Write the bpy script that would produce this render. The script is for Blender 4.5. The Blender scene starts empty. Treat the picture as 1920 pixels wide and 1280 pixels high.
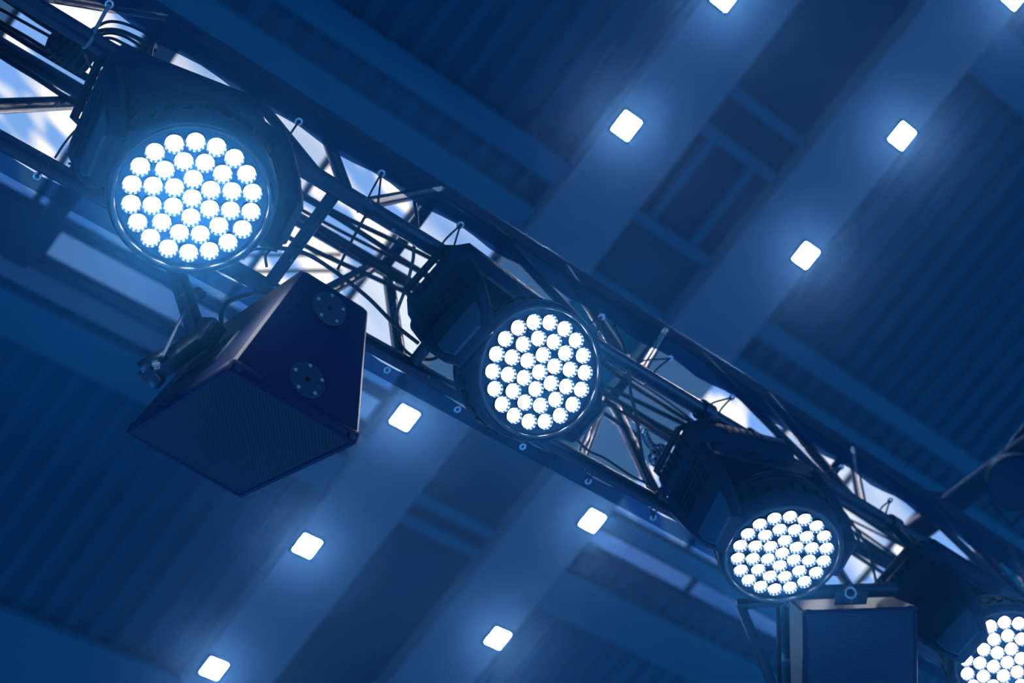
import bpy, math, random
from mathutils import Vector, Matrix

random.seed(7)
SC = bpy.context.scene
COL = SC.collection

# ------------------------------------------------------------------ camera
FPX = 3051.77                      # focal length in pixels of a 1920 px wide frame
PITCH, ROLL = 0.98577645, 0.59336593
CAMPOS = Vector((0, 0, 1.6))
F = Vector((0, math.cos(PITCH), math.sin(PITCH)))
U0 = Vector((0, -math.sin(PITCH), math.cos(PITCH)))
R0 = Vector((1, 0, 0))
UPV = math.cos(ROLL) * U0 + math.sin(ROLL) * R0
RGT = math.cos(ROLL) * R0 - math.sin(ROLL) * U0
cam = bpy.data.cameras.new('camera')
camo = bpy.data.objects.new('camera', cam)
COL.objects.link(camo)
m = Matrix((RGT, UPV, -F)).transposed().to_4x4()
m.translation = CAMPOS
camo.matrix_world = m
cam.sensor_width = 36.0
cam.lens = FPX / 1920 * 36.0
cam.clip_end = 200
cam.dof.use_dof = True
cam.dof.focus_distance = 4.15
cam.dof.aperture_fstop = 2.8
SC.camera = camo

# ------------------------------------------------------------------ world, light, exposure
w = bpy.data.worlds.new('world')
SC.world = w
w.use_nodes = True
bg = w.node_tree.nodes['Background']
bg.inputs[0].default_value = (0.09, 0.34, 0.88, 1)
bg.inputs[1].default_value = 0.72
SC.view_settings.view_transform = 'Standard'
SC.view_settings.look = 'None'
SC.view_settings.exposure = 0.0
SC.view_settings.gamma = 1.0
SC.view_settings.use_curve_mapping = False
SC.cycles.transparent_max_bounces = 24
SC.cycles.max_bounces = 8

def area(name, loc, aim, size, energy, color):
    l = bpy.data.lights.new(name, 'AREA')
    l.shape = 'DISK'
    l.size = size
    l.energy = energy
    l.color = color
    o = bpy.data.objects.new(name, l)
    COL.objects.link(o)
    o.location = loc
    o.rotation_euler = (Vector(aim) - Vector(loc)).to_track_quat('-Z', 'Y').to_euler()
    return o
# unseen blue fill lamps, added low in the hall to brighten the rig
area('blue_fill', (-5.0, 1.5, 1.0), (0, 2.5, 6.0), 2.5, 90, (0.10, 0.42, 1.0))
area('blue_fill', (6.5, 5.0, 1.0), (0.5, 3.5, 6.0), 2.5, 60, (0.10, 0.42, 1.0))

# ------------------------------------------------------------------ hall frame: s along the truss, l across it, u up
P1 = Vector((-0.18453718, 1.8848937, 4.0321281 + 1.6))
D = Vector((0.37172432, 0.92834316, 0))
Lv = Vector((-0.92834316, 0.37172432, 0))
Z = Vector((0, 0, 1))
TW, TH = 0.3403, 0.8544           # truss width and height between tube centres
def W(s, l, u):
    return P1 + D * s + Lv * l + Z * u
HM = Matrix((D, -Lv, Z)).transposed()      # right-handed hall axes (x=s, y=-l, z=up)
def ray(px, py):
    return F + RGT * ((px - 960) / FPX) - UPV * ((py - 640) / FPX)
def hall(px, py, u=0.0):
    """(s,l) of the point of the horizontal plane at height u that is seen at a place in the photograph"""
    r = ray(px, py)
    r = r * ((P1.z + u - CAMPOS.z) / r.z) + CAMPOS - P1
    return r.dot(D), r.dot(Lv)
def onp(px, py, u=0.0):
    s, l = hall(px, py, u)
    return W(s, l, u)
def deep(px, py, z):
    return CAMPOS + ray(px, py) * z
def chord_s(k, px):
    P = W(0, TW if k in (2, 3) else 0, TH if k in (2, 4) else 0) - CAMPOS
    dd = (px - 960) / FPX
    return -(P.dot(RGT) - dd * P.dot(F)) / (D.dot(RGT) - dd * D.dot(F))
def chord_pt(k, s):
    return W(s, TW if k in (2, 3) else 0, TH if k in (2, 4) else 0)

# ------------------------------------------------------------------ materials
def mat(name, base=(0.5, 0.5, 0.5), rough=0.5, metal=0.0, emit=None, strength=0.0, spec=0.5):
    m = bpy.data.materials.new(name)
    m.use_nodes = True
    b = m.node_tree.nodes['Principled BSDF']
    b.inputs['Base Color'].default_value = (*base, 1)
    b.inputs['Roughness'].default_value = rough
    b.inputs['Metallic'].default_value = metal
    b.inputs['Specular IOR Level'].default_value = spec
    if emit:
        b.inputs['Emission Color'].default_value = (*emit, 1)
        b.inputs['Emission Strength'].default_value = strength
    return m
def worn(m, c1, c2, scale=40, lo=0.55, hi=0.75, bump=0.0, stretch=(1, 1, 1), detail=4):
    nt = m.node_tree
    n, l = nt.nodes, nt.links
    b = n['Principled BSDF']
    tc = n.new('ShaderNodeTexCoord')
    mp = n.new('ShaderNodeMapping')
    mp.inputs['Scale'].default_value = stretch
    no = n.new('ShaderNodeTexNoise')
    no.inputs['Scale'].default_value = scale
    no.inputs['Detail'].default_value = detail
    r = n.new('ShaderNodeValToRGB')
    r.color_ramp.elements[0].position = lo
    r.color_ramp.elements[0].color = (*c1, 1)
    r.color_ramp.elements[1].position = hi
    r.color_ramp.elements[1].color = (*c2, 1)
    l.new(tc.outputs['Object'], mp.inputs[0])
    l.new(mp.outputs[0], no.inputs['Vector'])
    l.new(no.outputs['Fac'], r.inputs[0])
    l.new(r.outputs[0], b.inputs['Base Color'])
    if bump:
        bp = n.new('ShaderNodeBump')
        bp.inputs['Strength'].default_value = bump
        bp.inputs['Distance'].default_value = 0.002
        l.new(no.outputs['Fac'], bp.inputs['Height'])
        l.new(bp.outputs[0], b.inputs['Normal'])
    return m
M = {}
M['tube'] = worn(mat('truss_tube', (0.10, 0.12, 0.15), 0.27, 0.25), (0.012, 0.035, 0.075), (0.22, 0.32, 0.46), 30, 0.69, 0.74)
M['plastic'] = worn(mat('black_plastic', (0.03, 0.035, 0.045), 0.45, spec=0.18), (0.003, 0.014, 0.042), (0.005, 0.022, 0.06), 14, 0.4, 0.7, 0.1)
M['plastic_dark'] = mat('dark_plastic', (0.003, 0.006, 0.015), 0.5, spec=0.2)
M['cover'] = mat('grey_cover', (0.02, 0.07, 0.13), 0.45, spec=0.3)
M['bezel'] = mat('bezel', (0.10, 0.11, 0.14), 0.22, 0.5)
M['plate'] = mat('lens_plate', (0.02, 0.07, 0.16), 0.35, spec=0.3)
M['lens_hot'] = mat('lens_light', (0.9, 0.9, 0.9), 0.4, emit=(0.86, 0.93, 1.0), strength=40.0)
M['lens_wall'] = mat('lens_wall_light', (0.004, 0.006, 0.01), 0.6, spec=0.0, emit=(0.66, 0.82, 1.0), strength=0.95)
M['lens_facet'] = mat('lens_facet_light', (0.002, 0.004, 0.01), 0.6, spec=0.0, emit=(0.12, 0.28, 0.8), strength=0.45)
M['cab'] = worn(mat('speaker_paint', (0.03, 0.035, 0.05), 0.42, spec=0.3), (0.003, 0.012, 0.055), (0.06, 0.08, 0.13), 34, 0.68, 0.80, 0.12)
M['steel'] = worn(mat('bracket_steel', (0.10, 0.11, 0.13), 0.38, 0.6), (0.025, 0.05, 0.085), (0.2, 0.24, 0.3), 26, 0.62, 0.75)
M['bright_steel'] = mat('bright_steel', (0.55, 0.58, 0.62), 0.25, 0.9)
M['screw'] = mat('screw_zinc', (0.35, 0.38, 0.42), 0.4, 0.6)
M['cable'] = mat('cable_rubber', (0.012, 0.014, 0.02), 0.35)
M['cord'] = mat('elastic_cord', (0.015, 0.02, 0.03), 0.6)
M['cord_light'] = mat('grey_strap', (0.16, 0.20, 0.28), 0.6)
M['deck'] = worn(mat('roof_deck', (0.17, 0.22, 0.25), 0.6, spec=0.05), (0.004, 0.20, 0.23), (0.006, 0.25, 0.28), 0.6, 0.3, 0.7)
M['beam'] = mat('roof_beam_paint', (0.74, 0.52, 0.44), 0.6, spec=0.1)
M['purlin'] = mat('purlin_paint', (0.05, 0.36, 0.38), 0.6, spec=0.05)
M['frame'] = mat('window_frame', (0.05, 0.07, 0.09), 0.5)
M['wood'] = mat('recess_panel', (0.01, 0.15, 0.18), 0.6, spec=0.05)
M['down'] = mat('downlight_light', (0.9, 0.9, 0.9), 0.5, emit=(0.90, 0.92, 1.0), strength=250.0)
M['grommet'] = mat('grommet_steel', (0.75, 0.8, 0.9), 0.3, 0.3)

def pane_mat(name, c1, c2, strength, scale, lo=0.42, hi=0.60):
    m = bpy.data.materials.new(name)
    m.use_nodes = True
    nt = m.node_tree
    n, l = nt.nodes, nt.links
    n.clear()
    out = n.new('ShaderNodeOutputMaterial')
    em = n.new('ShaderNodeEmission')
    tc = n.new('ShaderNodeTexCoord')
    mp = n.new('ShaderNodeMapping')
    mp.inputs['Rotation'].default_value = (0, 0, -math.radians(68.2))
    mp.inputs['Scale'].default_value = (1.0, 0.30, 1)
    no = n.new('ShaderNodeTexNoise')
    no.inputs['Scale'].default_value = scale
    no.inputs['Detail'].default_value = 1.5
    r = n.new('ShaderNodeValToRGB')
    r.color_ramp.elements[0].position = lo
    r.color_ramp.elements[0].color = (*c1, 1)
    r.color_ramp.elements[1].position = hi
    r.color_ramp.elements[1].color = (*c2, 1)
    l.new(tc.outputs['Object'], mp.inputs[0])
    l.new(mp.outputs[0], no.inputs['Vector'])
    l.new(no.outputs['Fac'], r.inputs[0])
    l.new(r.outputs[0], em.inputs[0])
    em.inputs[1].default_value = strength
    l.new(em.outputs[0], out.inputs[0])
    return m
M['sky_pane'] = pane_mat('daylit_pane', (0.16, 0.36, 0.82), (0.74, 0.83, 1.0), 1.05, 1.7)
M['sky_pane_hot'] = pane_mat('streaked_daylit_pane', (0.17, 0.36, 0.82), (1.0, 1.0, 1.0), 1.2, 4.5, 0.50, 0.60)
M['sky_pane_mid'] = pane_mat('hazy_daylit_pane', (0.16, 0.34, 0.80), (0.40, 0.56, 0.95), 1.0, 2.2)
M['sky_pane_dim'] = pane_mat('dim_daylit_pane', (0.10, 0.22, 0.55), (0.26, 0.38, 0.80), 1.0, 1.6)

def grille_mat(name, pitch, c_hole, c_bar):
    """perforated steel: rows of small round holes in a hexagonal layout"""
    m = mat(name, c_bar, 0.45, 0.3)
    nt = m.node_tree
    n, l = nt.nodes, nt.links
    b = n['Principled BSDF']
    tc = n.new('ShaderNodeTexCoord')
    sep = n.new('ShaderNodeSeparateXYZ')
    l.new(tc.outputs['Object'], sep.inputs[0])
    def math_(op, a, b2=None, v=None):
        q = n.new('ShaderNodeMath')
        q.operation = op
        l.new(a, q.inputs[0]) if not isinstance(a, float) else None
        if b2 is not None:
            l.new(b2, q.inputs[1])
        elif v is not None:
            q.inputs[1].default_value = v
        return q.outputs[0]
    def dots(offx, offy):
        x = math_('MULTIPLY_ADD', sep.outputs[0], None, 1 / pitch)
        x.node.inputs[2].default_value = offx + 100
        y = math_('MULTIPLY_ADD', sep.outputs[1], None, 1 / (pitch * 1.732))
        y.node.inputs[2].default_value = offy + 100
        fx = math_('SUBTRACT', math_('FRACT', x), v=0.5)
        fy = math_('MULTIPLY', math_('SUBTRACT', math_('FRACT', y), v=0.5), v=1.732)
        d2 = math_('ADD', math_('MULTIPLY', fx, fx), math_('MULTIPLY', fy, fy))
        return math_('LESS_THAN', d2, v=0.125)
    mx = math_('MAXIMUM', dots(0, 0), dots(0.5, 0.5))
    mix = n.new('ShaderNodeMix')
    mix.data_type = 'RGBA'
    l.new(mx, mix.inputs['Factor'])
    mix.inputs['A'].default_value = (*c_bar, 1)
    mix.inputs['B'].default_value = (*c_hole, 1)
    l.new(mix.outputs['Result'], b.inputs['Base Color'])
    bp = n.new('ShaderNodeBump')
    bp.invert = True
    bp.inputs['Strength'].default_value = 0.5
    bp.inputs['Distance'].default_value = 0.001
    l.new(mx, bp.inputs['Height'])
    l.new(bp.outputs[0], b.inputs['Normal'])
    return m
M['grille'] = grille_mat('grille_steel', 0.0095, (0.001, 0.004, 0.012), (0.008, 0.038, 0.07))
M['grille2'] = grille_mat('coarse_grille_steel', 0.0100, (0.003, 0.022, 0.06), (0.01, 0.05, 0.10))

def cloth_mat(name, opaque, tint):
    """fine net: most light goes straight through the holes, the threads scatter the rest along warp and weft"""
    m = bpy.data.materials.new(name)
    m.use_nodes = True
    nt = m.node_tree
    n, l = nt.nodes, nt.links
    n.clear()
    out = n.new('ShaderNodeOutputMaterial')
    tr = n.new('ShaderNodeBsdfTransparent')
    tr.inputs[0].default_value = (*tint, 1)
    df = n.new('ShaderNodeBsdfDiffuse')
    df.inputs[0].default_value = (0.004, 0.07, 0.13, 1)
    tl = n.new('ShaderNodeBsdfTranslucent')
    tl.inputs[0].default_value = (0.02, 0.09, 0.18, 1)
    mx = n.new('ShaderNodeMixShader')
    mx.inputs[0].default_value = 0.4
    l.new(df.outputs[0], mx.inputs[1])
    l.new(tl.outputs[0], mx.inputs[2])
    # weave: holes modulate the opacity
    tc = n.new('ShaderNodeTexCoord')
    sep = n.new('ShaderNodeSeparateXYZ')
    l.new(tc.outputs['Object'], sep.inputs[0])
    prod = None
    for k in (0, 1):
        q = n.new('ShaderNodeMath'); q.operation = 'MULTIPLY'; q.inputs[1].default_value = 2 * math.pi / 0.0052
        l.new(sep.outputs[k], q.inputs[0])
        s = n.new('ShaderNodeMath'); s.operation = 'SINE'
        l.new(q.outputs[0], s.inputs[0])
        if prod is None:
            prod = s.outputs[0]
        else:
            p = n.new('ShaderNodeMath'); p.operation = 'MULTIPLY'
            l.new(prod, p.inputs[0]); l.new(s.outputs[0], p.inputs[1])
            prod = p.outputs[0]
    a = n.new('ShaderNodeMath'); a.operation = 'MULTIPLY_ADD'
    a.inputs[1].default_value = 0.15
    a.inputs[2].default_value = opaque
    l.new(prod, a.inputs[0])
    mo = n.new('ShaderNodeMixShader')
    l.new(a.outputs[0], mo.inputs[0])
    l.new(tr.outputs[0], mo.inputs[1])
    l.new(mx.outputs[0], mo.inputs[2])
    last = mo.outputs[0]
    l.new(last, out.inputs[0])
    return m
M['net'] = cloth_mat('net_cloth', 0.30, (0.22, 0.42, 0.66))
def halo_mat():  # forward-scattering volume, added to spread halos around the downlights
    m = bpy.data.materials.new('halo_slab')
    m.use_nodes = True
    n = m.node_tree.nodes
    n.clear()
    out = n.new('ShaderNodeOutputMaterial')
    v = n.new('ShaderNodeVolumeScatter')
    v.inputs['Color'].default_value = (0.46, 0.70, 1.0, 1)
    v.inputs['Density'].default_value = 4.4
    v.inputs['Anisotropy'].default_value = 0.965
    m.node_tree.links.new(v.outputs[0], out.inputs['Volume'])
    return m
M['halo'] = halo_mat()
M['hem'] = cloth_mat('net_hem', 0.45, (0.22, 0.40, 0.60))

# ------------------------------------------------------------------ mesh building
class MB:
    def __init__(self):
        self.v, self.f, self.mi = [], [], []
    def add(self, vs, fs, M4=None, mi=0):
        o = len(self.v)
        self.v += [(M4 @ Vector(p)) if M4 is not None else Vector(p) for p in vs]
        self.f += [[i + o for i in q] for q in fs]
        self.mi += [mi] * len(fs)
        return self
    def box(self, c, s, M4=None, ch=0.0, mi=0):
        """box with chamfered edges: three crossed slabs' hull corners"""
        hx, hy, hz = (q / 2 for q in s)
        if ch <= 0:
            vs = [(c[0] + a * hx, c[1] + b * hy, c[2] + d * hz) for a in (-1, 1) for b in (-1, 1) for d in (-1, 1)]
            return self.add(vs, [[0, 1, 3, 2], [4, 6, 7, 5], [0, 4, 5, 1], [2, 3, 7, 6], [0, 2, 6, 4], [1, 5, 7, 3]], M4, mi)
        ch = min(ch, hx * .9, hy * .9, hz * .9)
        prof = [(hx - ch, -hy), (hx, -hy + ch), (hx, hy - ch), (hx - ch, hy), (-hx + ch, hy), (-hx, hy - ch), (-hx, -hy + ch), (-hx + ch, -hy)]
        inn = [(math.copysign(abs(x) - ch * .7, x), math.copysign(abs(y) - ch * .7, y)) for x, y in prof]
        rings = [(inn, -hz), (prof, -hz + ch), (prof, hz - ch), (inn, hz)]
        vs = [(c[0] + x, c[1] + y, c[2] + z) for p, z in rings for x, y in p]
        fs = [[k * 8 + i, k * 8 + (i + 1) % 8, k * 8 + 8 + (i + 1) % 8, k * 8 + 8 + i] for k in range(3) for i in range(8)]
        fs += [list(range(7, -1, -1)), list(range(24, 32))]
        return self.add(vs, fs, M4, mi)
    def tube(self, pts, r, n=12, M4=None, mi=0, caps=True):
        pts = [Vector(p) for p in pts]
        t0 = (pts[1] - pts[0]).normalized()
        a = t0.orthogonal().normalized()
        vs, fs = [], []
        for i, p in enumerate(pts):
            t = (pts[min(i + 1, len(pts) - 1)] - pts[max(i - 1, 0)]).normalized()
            a = (a - t * a.dot(t)).normalized()
            b = t.cross(a)
            rr = r[i] if isinstance(r, (list, tuple)) else r
            vs += [p + (a * math.cos(2 * math.pi * k / n) + b * math.sin(2 * math.pi * k / n)) * rr for k in range(n)]
        for i in range(len(pts) - 1):
            fs += [[i * n + k, i * n + (k + 1) % n, (i + 1) * n + (k + 1) % n, (i + 1) * n + k] for k in range(n)]
        if caps:
            fs += [list(range(n - 1, -1, -1)), list(range((len(pts) - 1) * n, len(pts) * n))]
        return self.add(vs, fs, M4, mi)
    def lathe(self, prof, n=48, M4=None, mi=0):
        vs, fs = [], []
        for r, z in prof:
            vs += [(r * math.cos(2 * math.pi * k / n), r * math.sin(2 * math.pi * k / n), z) for k in range(n)]
        for i in range(len(prof) - 1):
            fs += [[i * n + k, i * n + (k + 1) % n, (i + 1) * n + (k + 1) % n, (i + 1) * n + k] for k in range(n)]
        return self.add(vs, fs, M4, mi)
    def disc(self, r, z, n=32, M4=None, mi=0):
        return self.add([(r * math.cos(2 * math.pi * k / n), r * math.sin(2 * math.pi * k / n), z) for k in range(n)], [list(range(n))], M4, mi)
    def prism(self, poly, a0, a1, axis=0, M4=None, ch=0.0, mi=0):
        """polygon in the plane across `axis`, extruded from a0 to a1, edges chamfered by ch"""
        n = len(poly)
        cx = sum(p[0] for p in poly) / n
        cy = sum(p[1] for p in poly) / n
        def put(p, a):
            return (a, p[0], p[1]) if axis == 0 else ((p[0], a, p[1]) if axis == 1 else (p[0], p[1], a))
        def shrink(p):
            dx, dy = p[0] - cx, p[1] - cy
            q = max(1e-6, math.hypot(dx, dy))
            return (p[0] - dx / q * ch, p[1] - dy / q * ch)
        rings = [([shrink(p) for p in poly], a0), (poly, a0 + ch), (poly, a1 - ch), ([shrink(p) for p in poly], a1)] if ch > 0 else [(poly, a0), (poly, a1)]
        vs = [put(p, a) for pl, a in rings for p in pl]
        fs = [[k * n + i, k * n + (i + 1) % n, (k + 1) * n + (i + 1) % n, (k + 1) * n + i] for k in range(len(rings) - 1) for i in range(n)]
        fs += [list(range(n - 1, -1, -1)), list(range((len(rings) - 1) * n, len(rings) * n))]
        return self.add(vs, fs, M4, mi)
    def torus(self, R, r, n=24, k=8, M4=None, mi=0):
        vs, fs = [], []
        for i in range(n):
            a = 2 * math.pi * i / n
            for j in range(k):
                b = 2 * math.pi * j / k
                vs.append(((R + r * math.cos(b)) * math.cos(a), (R + r * math.cos(b)) * math.sin(a), r * math.sin(b)))
        for i in range(n):
            for j in range(k):
                fs.append([i * k + j, ((i + 1) % n) * k + j, ((i + 1) % n) * k + (j + 1) % k, i * k + (j + 1) % k])
        return self.add(vs, fs, M4, mi)
    def build(self, name, mats, parent=None, loc=None, rot=None, smooth=True, local=False):
        """link as one object. World coordinates are made relative to loc, unless local."""
        me = bpy.data.meshes.new(name)
        L0 = Vector(loc) if loc is not None else Vector((0, 0, 0))
        if parent is not None and not local:
            L0 = parent.matrix_basis.translation.copy() if parent.parent is None else parent.parent.matrix_basis.translation + parent.matrix_basis.translation
        vs = self.v if local else [p - L0 for p in self.v]
        me.from_pydata([tuple(p) for p in vs], [], self.f)
        for q in (mats if isinstance(mats, (list, tuple)) else [mats]):
            me.materials.append(q)
        me.polygons.foreach_set('material_index', self.mi)
        me.update()
        if smooth:
            me.shade_smooth()
            try:
                me.set_sharp_from_angle(angle=math.radians(38))
            except Exception:
                pass
        o = bpy.data.objects.new(name, me)
        COL.objects.link(o)
        if parent is not None:
            o.parent = parent
        elif not local:
            o.location = L0
        return o
def tag(o, label, cat, group=None, kind=None):
    o['label'] = label
    o['category'] = cat
    if group:
        o['group'] = group
    if kind:
        o['kind'] = kind
    return o
def empty(name, loc, rot=None):
    o = bpy.data.objects.new(name, None)
    COL.objects.link(o)
    mm = (rot.to_4x4() if rot is not None else Matrix.Identity(4))
    mm.translation = loc
    o.matrix_basis = mm
    o.empty_display_size = 0.1
    return o
def structure(o, label=None):
    o['kind'] = 'structure'
    if label:
        o['label'] = label
    return o
def frame_m(loc, x, y, z):
    mm = Matrix((x, y, z)).transposed().to_4x4()
    mm.translation = loc
    return mm
def spline(pts, seg=8):
    pts = [Vector(p) for p in pts]
    P = [pts[0] * 2 - pts[1]] + pts + [pts[-1] * 2 - pts[-2]]
    out = []
    for i in range(1, len(P) - 2):
        for k in range(seg):
            t = k / seg
            out.append(0.5 * ((2 * P[i]) + (P[i + 1] - P[i - 1]) * t + (2 * P[i - 1] - 5 * P[i] + 4 * P[i + 1] - P[i + 2]) * t * t + (3 * P[i] - P[i - 1] - 3 * P[i + 1] + P[i + 2]) * t ** 3))
    out.append(pts[-1])
    return out

# ================================================================== haze
def haze(name, s0, s1, l0, l1, u0, u1, dens, col, g, label):
    mb = MB()
    vs = [W(s, l, u) for s in (s0, s1) for l in (l0, l1) for u in (u0, u1)]
    mb.add(vs, [[0, 1, 3, 2], [4, 6, 7, 5], [0, 4, 5, 1], [2, 3, 7, 6], [0, 2, 6, 4], [1, 5, 7, 3]])
    m = bpy.data.materials.new(name)
    m.use_nodes = True
    n = m.node_tree.nodes
    n.clear()
    out = n.new('ShaderNodeOutputMaterial')
    vs_ = n.new('ShaderNodeVolumeScatter')
    vs_.inputs['Color'].default_value = (*col, 1)
    vs_.inputs['Density'].default_value = dens
    vs_.inputs['Anisotropy'].default_value = g
    m.node_tree.links.new(vs_.outputs[0], out.inputs['Volume'])
    o = mb.build(name, m, loc=W((s0 + s1) / 2, (l0 + l1) / 2, (u0 + u1) / 2), smooth=False)
    o['kind'] = 'stuff'
    o['label'] = label
    return o
haze('haze', -0.015, 3.6, -0.5, 0.75, -1.05, -0.28, 0.06, (0.06, 0.38, 1.0), 0.6, 'thin blue haze volume added for the glow around the lit lamps under the truss')  # volume added to imitate the bloom around the lamps
haze('haze', -0.97, -0.02, -0.45, 0.60, -1.04, -0.25, 0.25, (0.06, 0.38, 1.0), 0.6, 'denser blue haze volume added to strengthen the glow around the first lamp')  # second volume, added so the first lamp glows more

# ================================================================== the roof
HR = 11.0 - (P1.z - CAMPOS.z)       # roof beams' underside, above the truss' lower tubes
BEAM_A = (4.575, 5.275)
BEAM_B = (6.225, 6.975)
BEAM_C = (-0.25, 0.44)
def hallbox(mb, s0, s1, l0, l1, u0, u1):
    vs = [W(s, l, u) for s in (s0, s1) for l in (l0, l1) for u in (u0, u1)]
    return mb.add(vs, [[0, 1, 3, 2], [4, 6, 7, 5], [0, 4, 5, 1], [2, 3, 7, 6], [0, 2, 6, 4], [1, 5, 7, 3]])
# corrugated deck sheets: real ridges running across the truss
def deck(name, s0, s1, l0, l1, pitch=0.235, depth=0.06, u=HR + 0.15):
    mb = MB()
    n = int(round((s1 - s0) / pitch))
    prof = []
    for i in range(n):
        a = s0 + (s1 - s0) * i / n
        q = (s1 - s0) / n
        prof += [(a, 0), (a + q * .36, 0), (a + q * .5, depth), (a + q * .86, depth)]
    prof.append((s1, 0))
    vs = [W(s, l, u + h) for s, h in prof for l in (l0, l1)]
    fs = [[2 * i, 2 * i + 1, 2 * i + 3, 2 * i + 2] for i in range(len(prof) - 1)]
    mb.add(vs, fs)
    return mb.build(name, M['deck'], smooth=False)
LW0, LW1 = 1.22, 2.76               # the roof glazing above the truss
LX0, LX1 = 2.90, 3.14               # narrow second strip of glazing
LMIN, LMAX = -9.0, 12.0
SMIN, SMAX = -10.0, 18.0
SKY = [(BEAM_C[1], BEAM_A[0]), (BEAM_B[1], 11.0)]
ceil = empty('ceiling', W(4, 0, HR))
structure(ceil, 'dark corrugated metal roof deck with wide pale beams')
def ceil_part(o):
    o.parent = ceil
    o.location = o.location - ceil.location
    return o
for s0, s1 in ((SMIN, BEAM_C[0]), (BEAM_C[1], BEAM_A[0]), (BEAM_B[1], SMAX)):
    ceil_part(deck('deck_sheet', s0, s1, LMIN, LW0))
    ceil_part(deck('deck_sheet', s0, s1, LX1 + 0.02, LMAX))
ceil_part(deck('deck_sheet', SMIN, BEAM_C[0], LW0, LX1 + 0.02))
ceil_part(deck('deck_sheet', 11.0, SMAX, LW0, LX1 + 0.02))
for a, b in (BEAM_A, BEAM_B, BEAM_C):
    mb = MB()
    hallbox(mb, a, b, LMIN, LMAX, HR, HR + 0.22)
    ceil_part(mb.build('roof_beam', M['beam'], smooth=False))
mb = MB()
hallbox(mb, BEAM_A[1], BEAM_B[0], LMIN, LMAX, HR + 0.18, HR + 0.22)
ceil_part(mb.build('recess_panel', M['wood'], smooth=False))
# purlins along the truss
for s0, s1, l0, l1 in [(BEAM_C[1], BEAM_A[0], 0.83, 1.13), (BEAM_C[1], BEAM_A[0], 0.385, 0.60), (BEAM_B[1], SMAX, -2.55, -2.10),
                       (BEAM_B[1], SMAX, 0.55, 0.72), (BEAM_B[1], SMAX, 0.95, 1.13), (SMIN, BEAM_A[0], 5.85, 7.4), (BEAM_B[1], SMAX, 3.42, 3.86),
                       (BEAM_C[1], BEAM_A[0], 3.42, 3.75)]:
    mb = MB()
    hallbox(mb, s0 + .01, s1 - .01, l0, l1, HR + 0.06, HR + 0.145)
    ceil_part(mb.build('purlin', M['purlin'], smooth=False))
for l0 in (-3.6, -0.86, -0.50, 0.38, 1.0, 3.40, 3.62, 6.4):
    mb = MB()
    hallbox(mb, BEAM_A[1] + .01, BEAM_B[0] - .01, l0, l0 + 0.10, HR + 0.10, HR + 0.175)
    ceil_part(mb.build('cross_rail', M['purlin'], smooth=False))
for i, (a, b) in enumerate(((5.45, 5.53), (5.93, 6.01))):
    mb = MB()
    hallbox(mb, a, b, -0.40, 0.37, HR + 0.10, HR + 0.175)
    ceil_part(mb.build('cross_rail', M['purlin'], smooth=False))
# roof windows: frames with one pane between each pair of bars
def roof_window(name, s0, s1, l0, l1, ns, mats, u=HR + 0.10):
    root = empty(name, W((s0 + s1) / 2, (l0 + l1) / 2, u))
    structure(root)
    b = 0.045
    fr = MB()
    hallbox(fr, s0, s1, l0, l0 + b, u, u + 0.08)
    hallbox(fr, s0, s1, l1 - b, l1, u, u + 0.08)
    for i in range(ns + 1):
        s = s0 + (s1 - s0 - b) * i / ns
        hallbox(fr, s, s + b, l0, l1, u - 0.02, u + 0.07)
    fr.build('window_frame', M['frame'], root, smooth=False)
    for i in range(ns):
        a = s0 + (s1 - s0 - b) * i / ns + b
        c = s0 + (s1 - s0 - b) * (i + 1) / ns
        p = MB()
        hallbox(p, a, c, l0 + b, l1 - b, u + 0.03, u + 0.045)
        p.build('pane', mats[i % len(mats)], root, smooth=False)
    return root
(a0, a1), (b0, b1) = SKY
roof_window('window_1', a0 + .02, a1 - .02, LW0, 2.78, 5, [M['sky_pane_hot'], M['sky_pane'], M['sky_pane']])
roof_window('window_2', 1.52, a1 - .02, 2.80, 3.10, 2, [M['sky_pane_mid']])
roof_window('window_3', b0 + .02, b1 - .02, LW0, LW1, 4, [M['sky_pane_hot'], M['sky_pane'], M['sky_pane']])
roof_window('window_4', b0 + .02, b1 - .02, LX0, LX1, 3, [M['sky_pane_dim']])
for s0, s1, l0, l1, u0, mt in [(a0, 1.50, 2.79, LX1 + .06, .04, 'frame'), (1.50, a1, 3.10, 3.16, .02, 'frame'), (1.0, a1, 3.165, 3.33, .06, 'beam'),
                               (b0, b1, LW1, LX0, .04, 'purlin'), (b0, b1, LX1, LX1 + .06, .02, 'frame')]:
    mb = MB()
    hallbox(mb, s0 + .01, s1 - .01, l0, l1, HR + u0, HR + .145 if mt == 'beam' else HR + 0.19)
    ceil_part(mb.build('purlin', M[mt], smooth=False))

# crossbar in the left roof window, and two thin rods strung under the glazing
mb = MB()
hallbox(mb, 1.38, 1.52, LW0, LX1, HR + 0.03, HR + 0.19)
ceil_part(mb.build('window_bar', M['frame'], smooth=False))
for ya, yb, lab in ((481, 477, 'upper of two thin blurred rods behind the lower net at the left edge'), (515, 507, 'lower of two thin blurred rods behind the lower net at the left edge')):
    mb = MB()
    mb.tube([deep(-250, ya + 2, 12.2), deep(640, yb, 12.2)], .016, 8)
    tag(mb.build('tie_rod', M['frame'], loc=deep(-250, ya, 12.2)), lab, 'rod', 'thin rods under the roof glazing')

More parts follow.
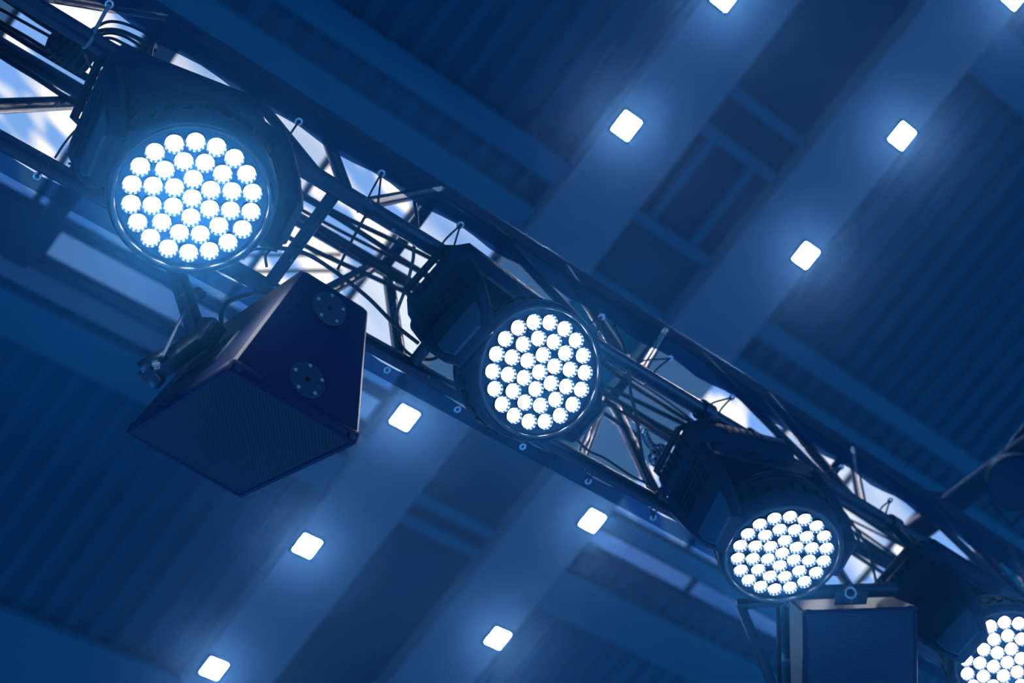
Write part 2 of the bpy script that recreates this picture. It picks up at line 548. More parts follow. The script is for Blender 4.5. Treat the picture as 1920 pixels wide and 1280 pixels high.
# downlights
ROW_A = [5.594, 4.214, 2.832, -0.11, -1.333]
ROW_B = [4.257, 2.861, -0.098, -1.35, -2.762]
def downlight(s, l, label, grp):
    c = W(s, l, HR)
    root = empty('downlight', c)
    h = 0.085
    t = MB()
    for q in (-1, 1):
        hallbox(t, s + q * (h + .012) - .012, s + q * (h + .012) + .012, l - h - .024, l + h + .024, HR - 0.03, HR)
        hallbox(t, s - h - .024, s + h + .024, l + q * (h + .012) - .012, l + q * (h + .012) + .012, HR - 0.03, HR)
    t.build('trim_frame', M['bezel'], root, smooth=False)
    g = MB()
    hallbox(g, s - h, s + h, l - h, l + h, HR - 0.022, HR - 0.006)
    g.build('diffuser', M['down'], root, smooth=False)
    tag(root, label, 'downlight', grp)
la = ['lit square downlight nearest the bottom left corner of the photo',
      'lit square downlight on the left beam below the large speaker',
      'lit square downlight just right of the large speaker, under the net hem',
      'lit square downlight high on the left beam, above the second stage light',
      'lit square downlight cut by the top edge, on the left beam']
lb = ['lit square downlight at the bottom centre of the photo, on the right beam',
      'lit square downlight under the net hem beside the narrow bright roof window',
      'lit square downlight right of centre, lowest above the truss on the right beam',
      'lit square downlight at the upper right, middle of the three on the right beam',
      'lit square downlight cut by the top right corner of the photo']
for l, t in zip(ROW_A, la):
    downlight(4.70, l, t, 'square downlights on the left beam')
for l, t in zip(ROW_B, lb):
    downlight(6.85, l, t, 'square downlights on the right beam')

# ================================================================== net cloths
CU = 0.03
def cloth(name, l0, l1, s0, s1, hem_w, label, gs, side):
    root = empty(name, W((s0 + s1) / 2, (l0 + l1) / 2, CU))
    tag(root, label, 'net', 'net cloths stretched either side of the truss')
    ns, nl = 160, 10
    def edge(s):                                  # the edge is drawn in a little at every eyelet
        return l0 + side * 0.006 * math.cos(2 * math.pi * (s - gs[0]) / 0.289)
    def z(s, v):
        return CU + 0.003 * math.sin(s * 5.1) - 0.02 * math.sin(math.pi * v) ** 2
    def sheet(a, b, n, lift, nm, mt, thick):
        vs, fs = [], []
        for i in range(ns + 1):
            s = s0 + (s1 - s0) * i / ns
            for j in range(n + 1):
                t = a + (b - a) * j / n
                l = (edge(s) if t == 0 else l0) + side * t
                vs.append(W(s, l, z(s, abs(t) / abs(l1 - l0)) + lift) - root.location)
        for i in range(ns):
            for j in range(n):
                q = i * (n + 1) + j
                fs.append([q, q + 1, q + n + 2, q + n + 1])
        # coordinates in hall axes so that warp and weft run along and across
        inv = HM.inverted()
        mb = MB()
        mb.add([inv @ v for v in vs], fs)
        o = mb.build(nm, mt, root, local=True)
        o.matrix_basis = HM.to_4x4()
        return o
    sheet(0.0, abs(l1 - l0), nl, 0, 'net_panel', M['net'], 0)
    sheet(0.0, hem_w, 2, -0.004, 'hem', M['hem'], 0)
    fz = MB()  # slab added just above the net to give the downlights halos
    la, lb = sorted((l0 + side * 0.01, l1))
    hallbox(fz, s0, s1, la, lb, CU + 0.012, CU + 0.032)
    fo = fz.build('halo_slab', M['halo'], root, smooth=False)
    fo['kind'] = 'stuff'
    for (s, l) in gs_list[name]:
        g = MB()
        mm = frame_m(W(s, l, CU - 0.009), D, -Lv, Z)
        g.torus(0.0085, 0.0032, 20, 8, mm)
        g.build('eyelet', M['grommet'], root)
    return root
gs_list = {
    'upper_net': [hall(x, y, CU - .009) for x, y in [(205, 8), (560, 228), (715, 325), (863, 422), (1128, 594), (1256, 672), (1372, 745), (1577, 876), (1669, 938)]],
    'lower_net': [hall(x, y, CU - .009) for x, y in [(70, 330), (726, 693), (858, 767), (980, 837), (1103, 902), (1225, 970)]]}
gs_list['scrim_net'] = gs_list['upper_net']
up_g = gs_list['upper_net']
gs_list = {'scrim_net': up_g, 'scrim_net_b': gs_list['lower_net']}
c1 = cloth('scrim_net', -0.082, -3.2, -3.0, 7.0, 0.055, 'dark blue see-through net with eyelets, on the upper right side of the truss', [up_g[0][0]], -1)
gs_list['scrim_net'] = gs_list['scrim_net_b']
c2 = cloth('scrim_net', 0.375, 4.4, -3.0, 7.0, 0.048, 'dark blue see-through net with eyelets, on the lower left side of the truss', [gs_list['scrim_net'][0][0]], 1)

# ================================================================== the truss
truss = empty('lighting_truss', W(0.5, TW / 2, 0))
tag(truss, 'dark metal box truss crossing the picture diagonally between the nets', 'truss')
S0, S1 = -2.6, 6.2
for k in (1, 2, 3, 4):
    mb = MB()
    mb.tube([chord_pt(k, S0), chord_pt(k, S1)], 0.0245, 24)
    mb.build('chord', M['tube'], truss)
BR = []
for n in range(-3, 6):
    b = 0.735 + 1.09 * n
    BR += [(2, b, 4, b, .020),                    # rungs of the top face
           (2, b - .03, 3, b - .56, .021), (2, b + .02, 3, b - .20, .020),      # lacing of the far side
           (4, b, 1, b - .59, .018), (4, b - .52, 1, b - .64, .019), (4, b - .92, 1, b - .73, .016)]
for n in range(-4, 10):
    BR.append((1, 0.06 + 0.515 * n, 3, 0.06 + 0.515 * n, .019))
for k1, s1, k2, s2, r in BR:
    if min(s1, s2) < S0 or max(s1, s2) > S1:
        continue
    mb = MB()
    mb.tube([chord_pt(k1, s1), chord_pt(k2, s2)], r, 16)
    mb.build('brace', M['tube'], truss)

# ================================================================== moving head lights
R_LENS = 0.0217
def lens_mesh():
    mb = MB()
    n = 24
    z1, z0 = -0.010, 0.001
    vs = [(R_LENS * math.cos(2 * math.pi * k / n), R_LENS * math.sin(2 * math.pi * k / n), z1) for k in range(n)]
    vs += [(R_LENS * .84 * math.cos(2 * math.pi * k / n), R_LENS * .84 * math.sin(2 * math.pi * k / n), z0) for k in range(n)]
    for k in range(n):
        mb.mi.append(2 if k % 2 else 1)
        mb.f.append([k, (k + 1) % n, n + (k + 1) % n, n + k])
    mb.v += [Vector(p) for p in vs]
    # softly domed glowing floor
    o = len(mb.v)
    rr = [(.84, .001), (.6, -.002), (.3, -.0035)]
    for r, z in rr:
        mb.v += [Vector((R_LENS * r * math.cos(2 * math.pi * k / n), R_LENS * r * math.sin(2 * math.pi * k / n), z)) for k in range(n)]
    for i in range(2):
        for k in range(n):
            mb.f.append([o + i * n + k, o + i * n + (k + 1) % n, o + (i + 1) * n + (k + 1) % n, o + (i + 1) * n + k])
            mb.mi.append(0)
    mb.f.append([o + 2 * n + k for k in range(n)])
    mb.mi.append(0)
    # black outer collar
    q = len(mb.v)
    for r, z in ((1.0, -.010), (1.05, -.010), (1.05, .004)):
        mb.v += [Vector((R_LENS * r * math.cos(2 * math.pi * k / n), R_LENS * r * math.sin(2 * math.pi * k / n), z)) for k in range(n)]
    for i in range(2):
        for k in range(n):
            mb.f.append([q + i * n + k, q + i * n + (k + 1) % n, q + (i + 1) * n + (k + 1) % n, q + (i + 1) * n + k])
            mb.mi.append(3)
    return mb
LENSPOS = [(0.0, 0.0)]
for cnt, rad, ph in ((6, 0.0455, math.radians(10)), (12, 0.0880, math.radians(25)), (18, 0.1318, math.radians(10))):
    LENSPOS += [(rad * math.cos(2 * math.pi * k / cnt + ph), rad * math.sin(2 * math.pi * k / cnt + ph)) for k in range(cnt)]
ZF = -0.130
def moving_head(root):
    """local axes: x tilt axis, z up; the lamp head is its own part that carries the lenses"""
    b = MB()
    b.box((0, 0, 0.325), (0.40, 0.27, 0.135), ch=0.035)
    b.box((0, 0, 0.262), (0.30, 0.23, 0.03), ch=0.01)
    base = b.build('base', M['plastic'], root, local=True)
    for sx in (-1, 1):
        hb = MB()
        hb.tube([(sx * .17, -.10, .375), (sx * .212, -.08, .365), (sx * .215, .08, .365), (sx * .17, .10, .375)], .011, 8)
        hb.build('handle', M['plastic_dark'], base, local=True)
    v = MB()
    for sy in (-1, 1):
        for k in range(6):
            v.box((-.07 + k * .028, sy * .1340, .33), (.014, .003, .05))
    for sx in (-1, 1):
        for k in range(6):
            v.box((sx * .1990, -.06 + k * .024, .33), (.003, .012, .05))
    v.build('vent_slots', M['plastic_dark'], base, local=True)['kind'] = 'stuff'
    y = MB()
    y.prism([(-.228, .185), (-.200, .245), (.200, .245), (.228, .185), (.205, .165), (-.205, .165)], -.115, .115, axis=1, ch=0.015)
    y.lathe([(0.095, .24), (0.10, .245), (0.10, .262), (0.0, .262)], 32)
    yoke = y.build('yoke', M['plastic'], root, local=True)
    for sx in (-1, 1):
        a = MB()
        arm = [(-.062, -.115), (.062, -.115), (.095, -.04), (.118, .06), (.128, .20), (.10, .235), (-.10, .235), (-.128, .20), (-.118, .06), (-.095, -.04)]
        x0, x1 = sorted((sx * .190, sx * .232))
        a.prism(arm, x0, x1, axis=0, ch=0.016)
        ao = a.build('yoke_arm', M['plastic'], root, local=True)
        c = MB()
        x0, x1 = sorted((sx * .228, sx * .240))
        c.prism([(-.05, -.10), (.05, -.10), (.072, -.045), (.075, .0), (-.075, .0), (-.072, -.045)], x0, x1, axis=0, ch=0.004)
        c.build('arm_cover', M['cover'], ao, local=True)
        g = MB()
        for k in range(5):
            x0, x1 = sorted((sx * .230, sx * .2335))
            g.prism([(-.08, .09 + k * .022), (.08, .09 + k * .022), (.08, .098 + k * .022), (-.08, .098 + k * .022)], x0, x1, axis=0)
        g.build('vent_slots', M['plastic_dark'], ao, local=True)['kind'] = 'stuff'
    h = MB()
    h.lathe([(0.1690, ZF - .012), (0.1780, ZF - .012), (0.1850, ZF - .004), (0.1885, ZF + .02), (0.1885, ZF + .055), (0.183, ZF + .062),
             (0.183, -.045), (0.186, -.040), (0.186, -.030), (0.181, -.025), (0.180, -.012), (0.183, -.008), (0.183, .002), (0.177, .007),
             (0.175, .018), (0.178, .022), (0.177, .032), (0.168, .04), (0.150, .075), (0.12, .100), (0.06, .118), (0.0, .120)], 64)
    for sx in (-1, 1):
        h.tube([(sx * .15, 0, 0), (sx * .194, 0, 0)], .045, 20)
    head = h.build('lamp_head', M['plastic'], root, local=True)
    bz = MB()
    bz.lathe([(0.1635, ZF + .004), (0.1640, ZF - .013), (0.1670, ZF - .018), (0.1725, ZF - .018), (0.1760, ZF - .010)], 64)
    bz.build('bezel', M['bezel'], head, local=True)
    p = MB()
    p.disc(0.166, ZF + 0.003, 64)
    p.build('lens_plate', M['plate'], head, local=True)
    s = MB()
    for k in range(28):
        a = 2 * math.pi * k / 28
        mm = Matrix.Rotation(a, 4, 'Z')
        s.box((.1865, 0, -.062), (.011, .019, .042), mm)
    s.build('vent_slots', M['plastic_dark'], head, local=True)['kind'] = 'stuff'
    lm = None
    for i, (x, yy) in enumerate(LENSPOS):
        if lm is None:
            lo = lens_mesh().build('lens', [M['lens_hot'], M['lens_wall'], M['lens_facet'], M['plastic_dark']], head, local=True)
            lm = lo.data
        else:
            lo = bpy.data.objects.new('lens', lm)
            COL.objects.link(lo)
            lo.parent = head
        lo.location = (x, yy, ZF)
        lo.rotation_euler = (0, 0, math.radians(7 * i))
    return head
def kids(o):
    return [c for c in bpy.data.objects if c.parent == o]
def copy_tree(o, parent=None):
    c = o.copy()
    COL.objects.link(c)
    c.parent = parent
    for ch in kids(o):
        copy_tree(ch, c)
    return c
# place of the glowing face, direction it shines, direction of the tilt axis - all in hall axes
HEADS = [
    ((-0.503, 0.038, -0.680), (-0.11, 0.08, -0.99), (0.983, -0.18), 'large lit moving head light at the upper left, above the speaker hanger'),
    ((0.584, 0.021, -0.545), (-0.14, -0.36, -0.92), (0.997, 0.078), 'lit moving head light at the middle of the truss, right of the large speaker'),
    ((1.640, 0.121, -0.559), (-0.18, 0.16, -0.97), (0.968, -0.25), 'lit moving head light above the square speaker at the lower right'),
    ((2.602, 0.047, -0.653), (-0.45, -0.12, -0.88), (1.0, 0.01), 'lit moving head light cut by the lower right corner of the photo'),
]
def hv(t):
    return D * t[0] + Lv * t[1] + Z * t[2]
proto = None
for face, n, ax, label in HEADS:
    nn = hv(n).normalized()
    piv = W(*face) + nn * ZF
    x = (D * ax[0] + Lv * ax[1]).normalized()
    rot = Matrix((x, Z.cross(x), Z)).transposed()
    if proto is None:
        root = empty('moving_head_light', piv, rot)
        moving_head(root)
        proto = root
    else:
        root = copy_tree(proto)
        mm = rot.to_4x4()
        mm.translation = piv
        root.matrix_basis = mm
    zz = -nn
    xx = (x - zz * x.dot(zz)).normalized()
    hr = rot.inverted() @ Matrix((xx, zz.cross(xx), zz)).transposed()
    for c in kids(root):
        if c.name.startswith('lamp_head'):
            c.matrix_basis = hr.to_4x4()
        if False:
            bpy.data.objects.remove(c)
    tag(root, label, 'stage light', 'moving head lights under the truss')
    root['_s'] = face[0]
for root in [o for o in bpy.data.objects if o.name.startswith('moving_head_light') and o.parent is None]:
    piv = root.matrix_basis.translation
    rot = root.matrix_basis.to_3x3()
    s = root['_s']
    del root['_s']
    top = piv.z + 0.39
    for ds in (-.11, .11):
        c = MB()
        a = W(s + ds, 0, 0)
        mmx = frame_m(a, Lv, Z, D)
        c.lathe([(.0252, -.022), (.034, -.022), (.034, .022), (.0252, .022), (.0252, -.022)], 20, mmx)
        c.box((0, (top - a.z - .03) / 2 - .01, 0), (.030, abs(top - a.z) - .01, .036), mmx, ch=.004)
        inv = root.matrix_basis.inverted()
        c.v = [inv @ p for p in c.v]
        c.build('clamp', M['steel'], root, local=True)

# ================================================================== speakers
def speaker(name, O, rot, w, h, Dp, wb, hb, grille, label, plates, handle, lipw=0.02):
    root = empty(name, O, rot)
    tag(root, label, 'speaker', 'speakers hung under the truss')
    c = MB()
    def ring(z, f):                     # half sizes taper towards the back
        return (w / 2 + (wb / 2 - w / 2) * f, h / 2 + (hb / 2 - h / 2) * f, z)
    rings = []
    e = 0.008
    for z, f, ins in ((-0.018, .03, 0), (-Dp + e, .98, 0), (-Dp, 1.0, e)):
        hx, hy, _ = ring(z, f)
        hx -= ins; hy -= ins
        k = 0.006
        rings.append([(hx - k, -hy, z), (hx, -hy + k, z), (hx, hy - k, z), (hx - k, hy, z), (-hx + k, hy, z), (-hx, hy - k, z), (-hx, -hy + k, z), (-hx + k, -hy, z)])
    vs = [p for r in rings for p in r]
    fs = [[q * 8 + i, q * 8 + (i + 1) % 8, q * 8 + 8 + (i + 1) % 8, q * 8 + 8 + i] for q in range(2) for i in range(8)]
    fs += [list(range(8)), list(range(23, 15, -1))]
    c.add(vs, fs)
    c.build('cabinet', M['cab'], root, local=True)
    fr = MB()
    hx, hy = w / 2, h / 2
    t = 0.012
    fr.box((0, hy - t / 2, -.009), (w, t, .030), ch=.003)
    fr.box((0, -hy + t / 2, -.009), (w, t, .030), ch=.003)
    fr.box((hx - t / 2, 0, -.009), (t, h - 2 * t, .030), ch=.003)
    fr.box((-hx + t / 2, 0, -.009), (t, h - 2 * t, .030), ch=.003)
    fo = fr.build('front_frame', M['cab'], root, local=True)
    for sx in (-1, 1):
        for sy in (-1, 1):
            b = MB()
            mm = Matrix.Translation((sx * (hx - .018), sy * (hy + .0005), -.006)) @ Matrix.Rotation(math.radians(-90 * sy), 4, 'X')
            b.lathe([(.0085, 0), (.0085, .003), (.004, .004), (0, .004)], 12, mm)
            b.build('bolt', M['steel'], fo, local=True)
    g = MB()
    g.box((0, 0, -.001), (w - 2 * t, h - 2 * t, .006))
    g.build('grille', grille, root, local=True, smooth=False)
    # round rigging plates on the top side panel
    def on_top(x, z, sy=1):
        f = -z / Dp
        hyz = h / 2 + (hb / 2 - h / 2) * f
        ny = Vector((0, sy * Dp, (h / 2 - hb / 2))).normalized() if True else None
        ny = Vector((0, sy * 1.0, -(h / 2 - hb / 2) / Dp * -1.0)).normalized()
        ny = Vector((0, sy * Dp, -(h - hb) / 2)).normalized()
        return Vector((x, sy * hyz, z)), ny
    for (x, z, r) in plates:
        p, ny = on_top(x, z)
        xx = Vector((1, 0, 0))
        mm = frame_m(p, xx, ny.cross(xx), ny)
        pl = MB()
        pl.lathe([(r, -.001), (r, .0025), (r - .0015, .0035), (r * .9, .0035), (0.012, .0035), (0.006, .0035), (.006, -.001)], 36, mm)
        po = pl.build('rigging_plate', M['steel'], root, local=True)
        for k in range(5 if r > .03 else 4):
            a = 2 * math.pi * k / 5 + .5
            s = MB()
            s.lathe([(.0042, .0035), (.0042, .006), (.0015, .0062), (0, .005)], 10, mm @ Matrix.Translation((r * .78 * math.cos(a), r * .78 * math.sin(a), 0)))
            s.build('screw', M['screw'], po, local=True)
        hcl = MB()
        hcl.disc(.006, .0042, 12, mm)
        hcl.build('hole', M['plastic_dark'], po, local=True)
    if handle:
        z0, y0, y1, zr = handle
        f = -z0 / Dp
        xl = -(w / 2 + (wb / 2 - w / 2) * f)
        nx = Vector((-Dp, 0, -(w - wb) / 2)).normalized()
        yy = Vector((0, 1, 0))
        mm = frame_m(Vector((xl, (y0 + y1) / 2, z0)), yy, nx.cross(yy), nx)
        hd = MB()
        L_ = y1 - y0
        hd.box((0, 0, -.001), (L_, zr, .012), mm, ch=.004)
        ho = hd.build('handle_frame', M['steel'], root, local=True)
        for sgn in (-1, 1):
            h2 = MB()
            h2.box((sgn * 0, sgn * zr * .24, .0045), (L_ * .86, zr * .30, .004), mm)
            h2.build('handle_recess', M['plastic_dark'], ho, local=True)
    return root
ROT1 = Matrix(((0.36780153765558904, 0.5954703184542629, -0.7142388457216213), (0.9140434576432616, -0.3727621518106239, 0.159915401749199), (-0.17101633383244785, -0.7116624747846847, -0.6813882414197143)))
O1 = Vector((-0.6414102923813959, 1.9004464581533247, 3.17924867180336 + 1.6))
sp1 = speaker('speaker', O1, ROT1, .3275, .6149, .33, .1806, .4863, M['grille'],
              'large black wedge speaker with perforated front, tilted down below the first stage light',
              [(0.0075, -.073, .044), (0.0, -.270, .043)], (-.135, -.16, .11, .10))
ROT2 = Matrix(((0.8343426384905703, 0.5464128366628168, 0.07283799507597), (0.5134804463586935, -0.7223020022534844, -0.46326844134678896), (-0.2005247934891581, 0.4239254999061755, -0.8832196656129372)))
O2 = Vector((0.3268299135259036, 3.7355078573136544, 3.2232090607553148)) * 1.06 + Vector((0, 0, 1.6)) - Vector((ROT2[0][1], ROT2[1][1], ROT2[2][1])) * .036
sp2 = speaker('speaker', O2, ROT2, .363, .38, .2027, .3334, .375, M['grille2'],
              'square speaker with a coarse perforated front, cut by the bottom edge of the photo', [], None)

# speaker hangers: square steel tubes
def bar(mb, a, b, wx, wy, up=Z):
    a, b = Vector(a), Vector(b)
    t = (b - a).normalized()
    x = t.cross(up).normalized()
    y = t.cross(x)
    mb.box((0, 0, (b - a).length / 2), (wx, wy, (b - a).length), frame_m(a, x, y, t), ch=.002)
z1 = 3.70
hang = empty('speaker_hanger', deep(372, 640, z1))
tag(hang, 'grey steel hanger with a square upright holding the large speaker', 'bracket', 'speaker hangers')
pb = deep(371, 632, z1)
ptop = pb + Z * (P1.z - .03 - pb.z)
mb = MB(); bar(mb, pb - Z * .02, ptop, .034, .034, D); mb.build('upright', M['steel'], hang)
mb = MB(); bar(mb, deep(398, 618, z1 - .03), deep(284, 702, z1 - .10), .036, .044); mb.build('arm', M['steel'], hang)
mb = MB(); bar(mb, deep(402, 606, z1 - .02), deep(372, 648, z1 - .05), .045, .05); mb.build('knuckle', M['steel'], hang)
mb = MB(); bar(mb, deep(268, 700, z1 - .10), deep(318, 672, z1 - .09), .05, .030); bar(mb, deep(270, 690, z1 - .10), deep(300, 720, z1 - .11), .03, .03)
mb.build('end_cap', M['steel'], hang)
mb = MB(); mb.tube([deep(347, 582, z1 - .03), deep(305, 668, z1 - .12)], .004, 8); mb.build('safety_rod', M['bright_steel'], hang)
mb = MB(); mb.tube([deep(290, 676, z1 - .14), deep(295, 692, z1 - .14)], .007, 8); mb.tube([deep(286, 684, z1 - .15), deep(300, 682, z1 - .15)], .004, 8)
mb.build('wing_bolt', M['screw'], hang)
mb = MB(); mb.tube([deep(371, 546, z1 - .02), deep(379, 553, z1 - .06)], .010, 10); mb.build('lock_knob', M['plastic_dark'], hang)
mb = MB()
a = ptop
mm = frame_m(W((a - P1).dot(D), TW, 0), Lv, Z, D)
mb.lathe([(.0252, -.03), (.036, -.03), (.036, .03), (.0252, .03), (.0252, -.03)], 20, mm)
bar(mb, a, W((a - P1).dot(D), TW, -.028), .03, .03, D)
mb.build('clamp', M['steel'], hang)

z2 = 5.02
hang2 = empty('speaker_hanger', deep(1465, 1130, z2))
tag(hang2, 'dark steel frame with a slanted strut beside the square speaker', 'bracket', 'speaker hangers')
mb = MB(); bar(mb, deep(1466, 1112, z2 + .05), deep(1472, 1330, z2 + .05), .030, .034); mb.build('upright', M['steel'], hang2)
mb = MB(); bar(mb, deep(1382, 1133, z2 + .05), deep(1462, 1127, z2 + .05), .024, .030); mb.build('top_rail', M['steel'], hang2)
mb = MB(); bar(mb, deep(1387, 1132, z2 + .05), deep(1462, 1318, z2 + .05), .026, .030); mb.build('strut', M['steel'], hang2)
mb = MB(); bar(mb, deep(1494, 1111, z2 + .04), deep(1680, 1105, z2 + .08), .036, .030); mb.build('cross_beam', M['steel'], hang2)
mb = MB(); bar(mb, deep(1566, 1122, z2 - .005), deep(1626, 1120, z2 - .0), .05, .006); mb.build('base_plate', M['steel'], hang2)
mb = MB()
mb.torus(.016, .0045, 20, 8, frame_m(deep(1594, 1111, z2 - .03), RGT, (UPV * .9 + F * .3).normalized(), RGT.cross((UPV * .9 + F * .3).normalized())))
mb.tube([deep(1594, 1120, z2 - .03), deep(1594, 1126, z2 - .01)], .005, 8)
mb.build('eye_bolt', M['bright_steel'], hang2)
mb = MB(); mb.tube([deep(1546, 1108, z2 + .06), deep(1546, 1108, z2 + .06) + Z * .10], .016, 12)
mb.tube([deep(1546, 1108, z2 + .06) + Z * .08, deep(1546, 1108, z2 + .06) + Z * (P1.z - deep(1546, 1108, z2 + .06).z)], .010, 10)
mb.build('spigot', M['bright_steel'], hang2)
mb = MB(); mb.tube([W(1.984, -.02, 0), W(1.984, TW + .02, 0)], .014, 12); mb.build('hanging_rail', M['steel'], hang2)

# ================================================================== cables and ties
def cable(pts, r, label, grp='cables in the truss', name='cable', m='cable', seg=8, n=8):
    mb = MB()
    mb.tube(spline(pts, seg) if len(pts) > 2 else pts, r, n)
    o = mb.build(name, M[m], loc=pts[0])
    tag(o, label, 'cable', grp)
    return o
def px(pl, u):
    return [onp(x, y, u) for x, y in pl]
cable(px([(500, 462), (545, 468), (579, 478), (628, 509), (690, 558), (739, 607), (784, 643)], -.035), .0062, 'black cable sagging from behind the first stage light past the speaker top')
cable(px([(777, 377), (782, 415), (776, 466), (774, 489), (762, 536), (745, 583), (741, 618), (750, 645), (775, 668), (810, 673), (842, 655), (880, 640)], .06), .0052, 'black cable looping down under the truss left of the middle stage light')
cable(px([(1176, 690), (1181, 711), (1183, 739), (1193, 780), (1201, 835), (1213, 886), (1237, 921), (1252, 935), (1290, 928)], -.03), .0055, 'black cable hanging from the truss right of the middle stage light')
cable(px([(1152, 610), (1157, 622), (1169, 646), (1176, 672), (1176, 690)], .06), .0050, 'short dark cable in the gap under the upper net eyelets, right of the middle light')
cable(px([(1060, 800), (1100, 842), (1134, 859), (1186, 893), (1240, 918)], -.03), .0042, 'thin cable running right from under the middle stage light')
cable(px([(1560, 930), (1586, 965), (1619, 1012), (1632, 1045), (1645, 1100)], -.04), .0050, 'black cable dropping behind the square speaker from the right of the third stage light')
cable(px([(1570, 950), (1590, 985), (1612, 1014)], .02), .0035, 'thin cable beside the right edge of the third stage light')
for k, pl in enumerate([[(172, 56), (198, 42), (219, 41), (244, 48), (266, 58), (284, 67), (300, 88)],
                        [(172, 62), (200, 56), (225, 58), (250, 68), (272, 80), (292, 96)],
                        [(176, 68), (205, 62), (230, 67), (252, 79), (270, 93)],
                        [(180, 72), (210, 72), (236, 84), (262, 96), (286, 100)],
                        [(188, 78), (214, 84), (240, 96), (262, 100)]]):
    cable(px(pl, .16 + .02 * k), .0042 if k != 1 else .006, ('uppermost thin', 'thick second', 'third', 'fourth', 'lowest short')[k] + ' of the five black cables arcing above the first light, top left', 'looped cables at the top left')
for k, pl in enumerate([[(150, 92), (168, 97), (188, 112), (202, 128), (212, 150)], [(158, 100), (170, 125), (192, 148), (200, 156)], [(148, 104), (162, 92), (150, 84), (143, 96), (152, 108)]]):
    cable(px(pl, .12 + .02 * k), .0036, ('long thin black cable bowing down right of the taped cable knot', 'thin black cable running straight down right of the taped cable knot', 'tiny black cable loop touching the taped cable knot')[k], 'looped cables at the top left')
cable(px([(280, 105), (284, 85), (290, 72), (300, 62)], .10), .008, 'thick black tie strap around the looped cables at the top left')
cable(px([(103, 296), (120, 270), (140, 246), (176, 214)], .02), .0032, 'thin black wire crossing the bright roof window left of the first light')
cable(px([(128, 306), (150, 311), (182, 310)], .02), .0036, 'short black wire above the lower left tube')
cable(px([(212, 318), (194, 316), (182, 322), (184, 332), (200, 334), (214, 328), (200, 322)], .0), .0036, 'small black coil of wire touching the left side of the first light')
cable(px([(455, 486), (470, 470), (492, 466), (520, 470)], .02), .004, 'black cable coil behind the lower right of the first light')
cable(px([(500, 500), (498, 480), (508, 468), (520, 464), (535, 466)], .01), .004, 'black cable bend beside the tube above the large speaker')
cable([onp(418, 640, -.42), onp(415, 604, -.34), onp(417, 582, -.30), onp(428, 566, -.26), onp(455, 556, -.20), onp(492, 548, -.10), chord_pt(3, chord_s(3, 515)) - Z * .026], .0065, 'thick black cable bending into the back of the large speaker')
# bundle lying inside the truss along its far upper tube
for k in range(9):
    pts = []
    l0 = TW - .015 - .024 * k
    for i in range(19):
        s = -2.2 + i * 0.5
        pts.append(W(s, l0 + .020 * math.sin(i * 1.7 + k * 2.1), .62 + .035 * math.sin(i * 1.1 + k) + (.05 if k % 2 else 0)))
    cable(pts, (.0085, .006, .011, .006, .009, .005, .008, .006, .005)[k], 'long black cable inside the truss, %s in the bundle counted from the far tube' % ('first', 'second', 'third', 'fourth', 'fifth', 'sixth', 'seventh', 'eighth', 'ninth')[k], 'bundle of long cables in the truss', seg=5)
mb = MB()
kn = onp(132, 94, .5)
mb.lathe([(.0, -.07), (.035, -.06), (.046, -.02), (.050, .02), (.040, .06), (.0, .07)], 16, frame_m(kn, Lv, Z, D))
for k in range(5):
    mb.torus(.046, .006, 16, 6, frame_m(kn + D * (-.04 + .02 * k), Lv, Z, D))
tag(mb.build('cable_sleeve', M['cable'], loc=kn), 'thick black taped knot of cables near the top left corner', 'cable wrap')
# coiled chain hanging at the right of the middle light
ch = empty('chain', onp(1240, 850, .05))
tag(ch, 'shiny dark chain hanging in a lump inside the truss, right of the middle stage light', 'chain')
prev = None
cp = spline(px([(1206, 806), (1214, 826), (1226, 838), (1240, 838), (1250, 850), (1240, 866), (1230, 850), (1222, 858), (1238, 876), (1250, 868), (1246, 884)], .10), 5)
for i in range(len(cp) - 1):
    t = (cp[i + 1] - cp[i]).normalized()
    x = t.cross(Z).normalized() if i % 2 else t.cross(t.cross(Z)).normalized()
    mb = MB()
    mb.torus(.0115, .0042, 12, 6, frame_m(cp[i], t * 1.35, x, t.cross(x)))
    mb.build('link', M['bright_steel'], ch)
# elastic ties from the eyelets to the tubes
def tie(g, ends, label, r=.0030, m='cord', k=1, grp='elastic ties between the nets and the truss'):
    mb = MB()
    gp = onp(*g, CU - .012)
    for e in ends:
        s = (hall(*e, .0)[0])
        base = chord_pt(k, s)
        side = (gp - base)
        side -= D * side.dot(D)
        q = side.normalized()
        low = base - Z * .0265
        mb.tube(spline([gp, base + q * .03 - Z * .006, low, base - q * .026 + Z * .004], 4), r, 8)
    o = mb.build('elastic_tie', M[m], loc=gp)
    tag(o, label, 'tie', grp)
tie((205, 8), [(168, 72)], 'pale grey strap tie at the top left, tying the upper net to the tube', .0050, 'cord_light')
tie((560, 228), [(528, 275), (518, 290)], 'black elastic tie right of the first stage light')
tie((715, 325), [(684, 378), (694, 398)], 'black elastic tie on the net eyelet above the speaker, forked to the tube')
tie((863, 422), [(822, 466), (834, 486)], 'black elastic tie just left of the middle stage light')
tie((1128, 594), [(1090, 622), (1108, 640)], 'black elastic tie at the upper right rim of the middle stage light')
tie((1256, 672), [(1190, 690), (1212, 716)], 'black elastic tie on the eyelet right of the middle stage light')
tie((1372, 745), [(1325, 766), (1342, 780)], 'black elastic tie just above the third stage light')
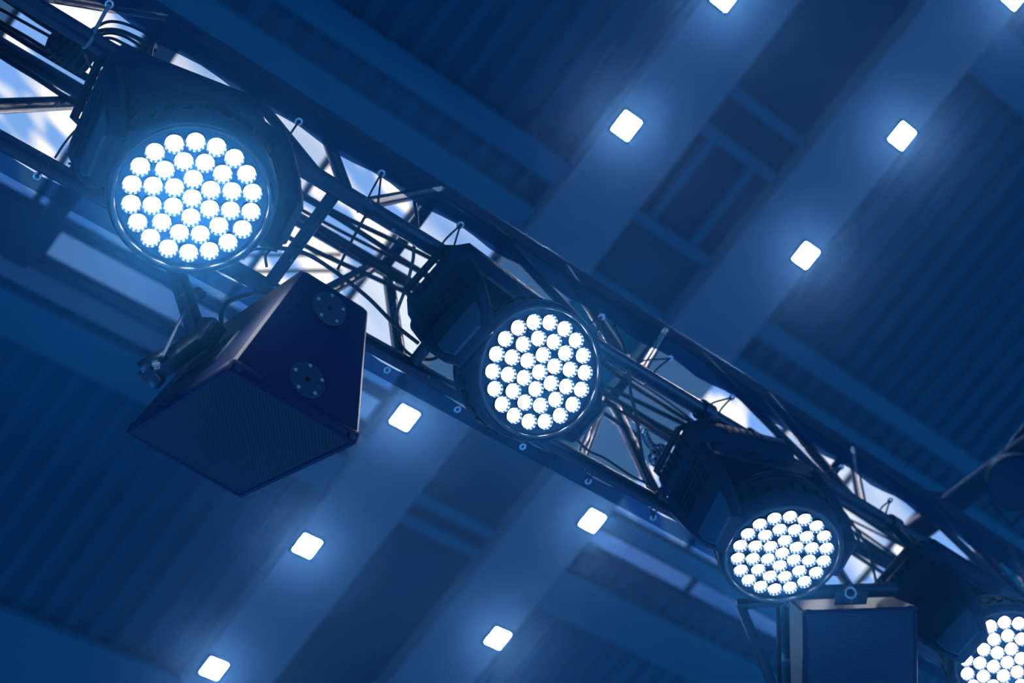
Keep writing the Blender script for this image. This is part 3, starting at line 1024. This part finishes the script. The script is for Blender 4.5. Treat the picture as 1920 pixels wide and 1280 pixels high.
tie((1577, 876), [(1535, 900), (1552, 912)], 'black elastic tie right of the third stage light')
tie((1669, 938), [(1640, 968), (1652, 972)], 'black elastic tie farthest to the right on the upper net')
tie((70, 330), [(84, 312)], 'black elastic tie on the bright eyelet at the left edge of the lower net', k=3)
tie((1103, 902), [(1116, 884)], 'black elastic tie on the lower net eyelet left of the third stage light', k=3)
tie((1225, 970), [(1226, 948), (1236, 952)], 'black elastic tie on the lower net eyelet beside the third stage light', k=3)
cable([onp(690, 396, -.03), onp(660, 450, -.04), onp(633, 505, -.05)], .0042, 'black cord strung from the near tube down to the brace above the speaker', 'elastic ties between the nets and the truss', 'cord', 'cord')

# blurred second rig above the upper net at the far right: an unlit light on a cross pipe
rig = empty('cross_pipe', deep(1880, 860, 8.2))
tag(rig, 'blurred dark pipe behind the net at the right edge of the photo', 'pipe')
mb = MB(); mb.tube([deep(1700, 1010, 7.6), deep(1990, 790, 8.2)], .06, 16); mb.build('pipe', M['plastic'], rig)
mb = MB(); mb.tube(spline([deep(1740, 925, 7.8), deep(1800, 930, 7.9), deep(1850, 895, 8.0), deep(1900, 830, 8.1), deep(1940, 780, 8.2)]), .018, 8); mb.build('hose', M['cable'], rig)

par = empty('par_light', deep(1905, 905, 7.7))
tag(par, 'blurred unlit round stage light behind the net at the right edge', 'stage light')
c0 = deep(1905, 905, 7.7)
nx = (CAMPOS - c0).normalized()
nx = (nx + D * .25 - Z * .1).normalized()
ax_ = nx.cross(Z).normalized()
mm = frame_m(c0, ax_, nx.cross(ax_), nx)
mb = MB(); mb.lathe([(.125, .0), (.135, .005), (.138, -.03), (.130, -.10), (.100, -.22), (.05, -.27), (0, -.275)], 32, mm); mb.build('housing', M['plastic'], par)
mb = MB(); mb.lathe([(.122, -.004), (.08, .008), (.04, .013), (0, .015)], 32, mm); mb.build('lens', M['cover'], par)
mb = MB(); mb.tube([mm @ Vector(p) for p in [(-.145, 0, -.08), (-.15, .16, -.10), (.15, .16, -.10), (.145, 0, -.08)]], .010, 8); mb.build('bracket', M['plastic_dark'], par)
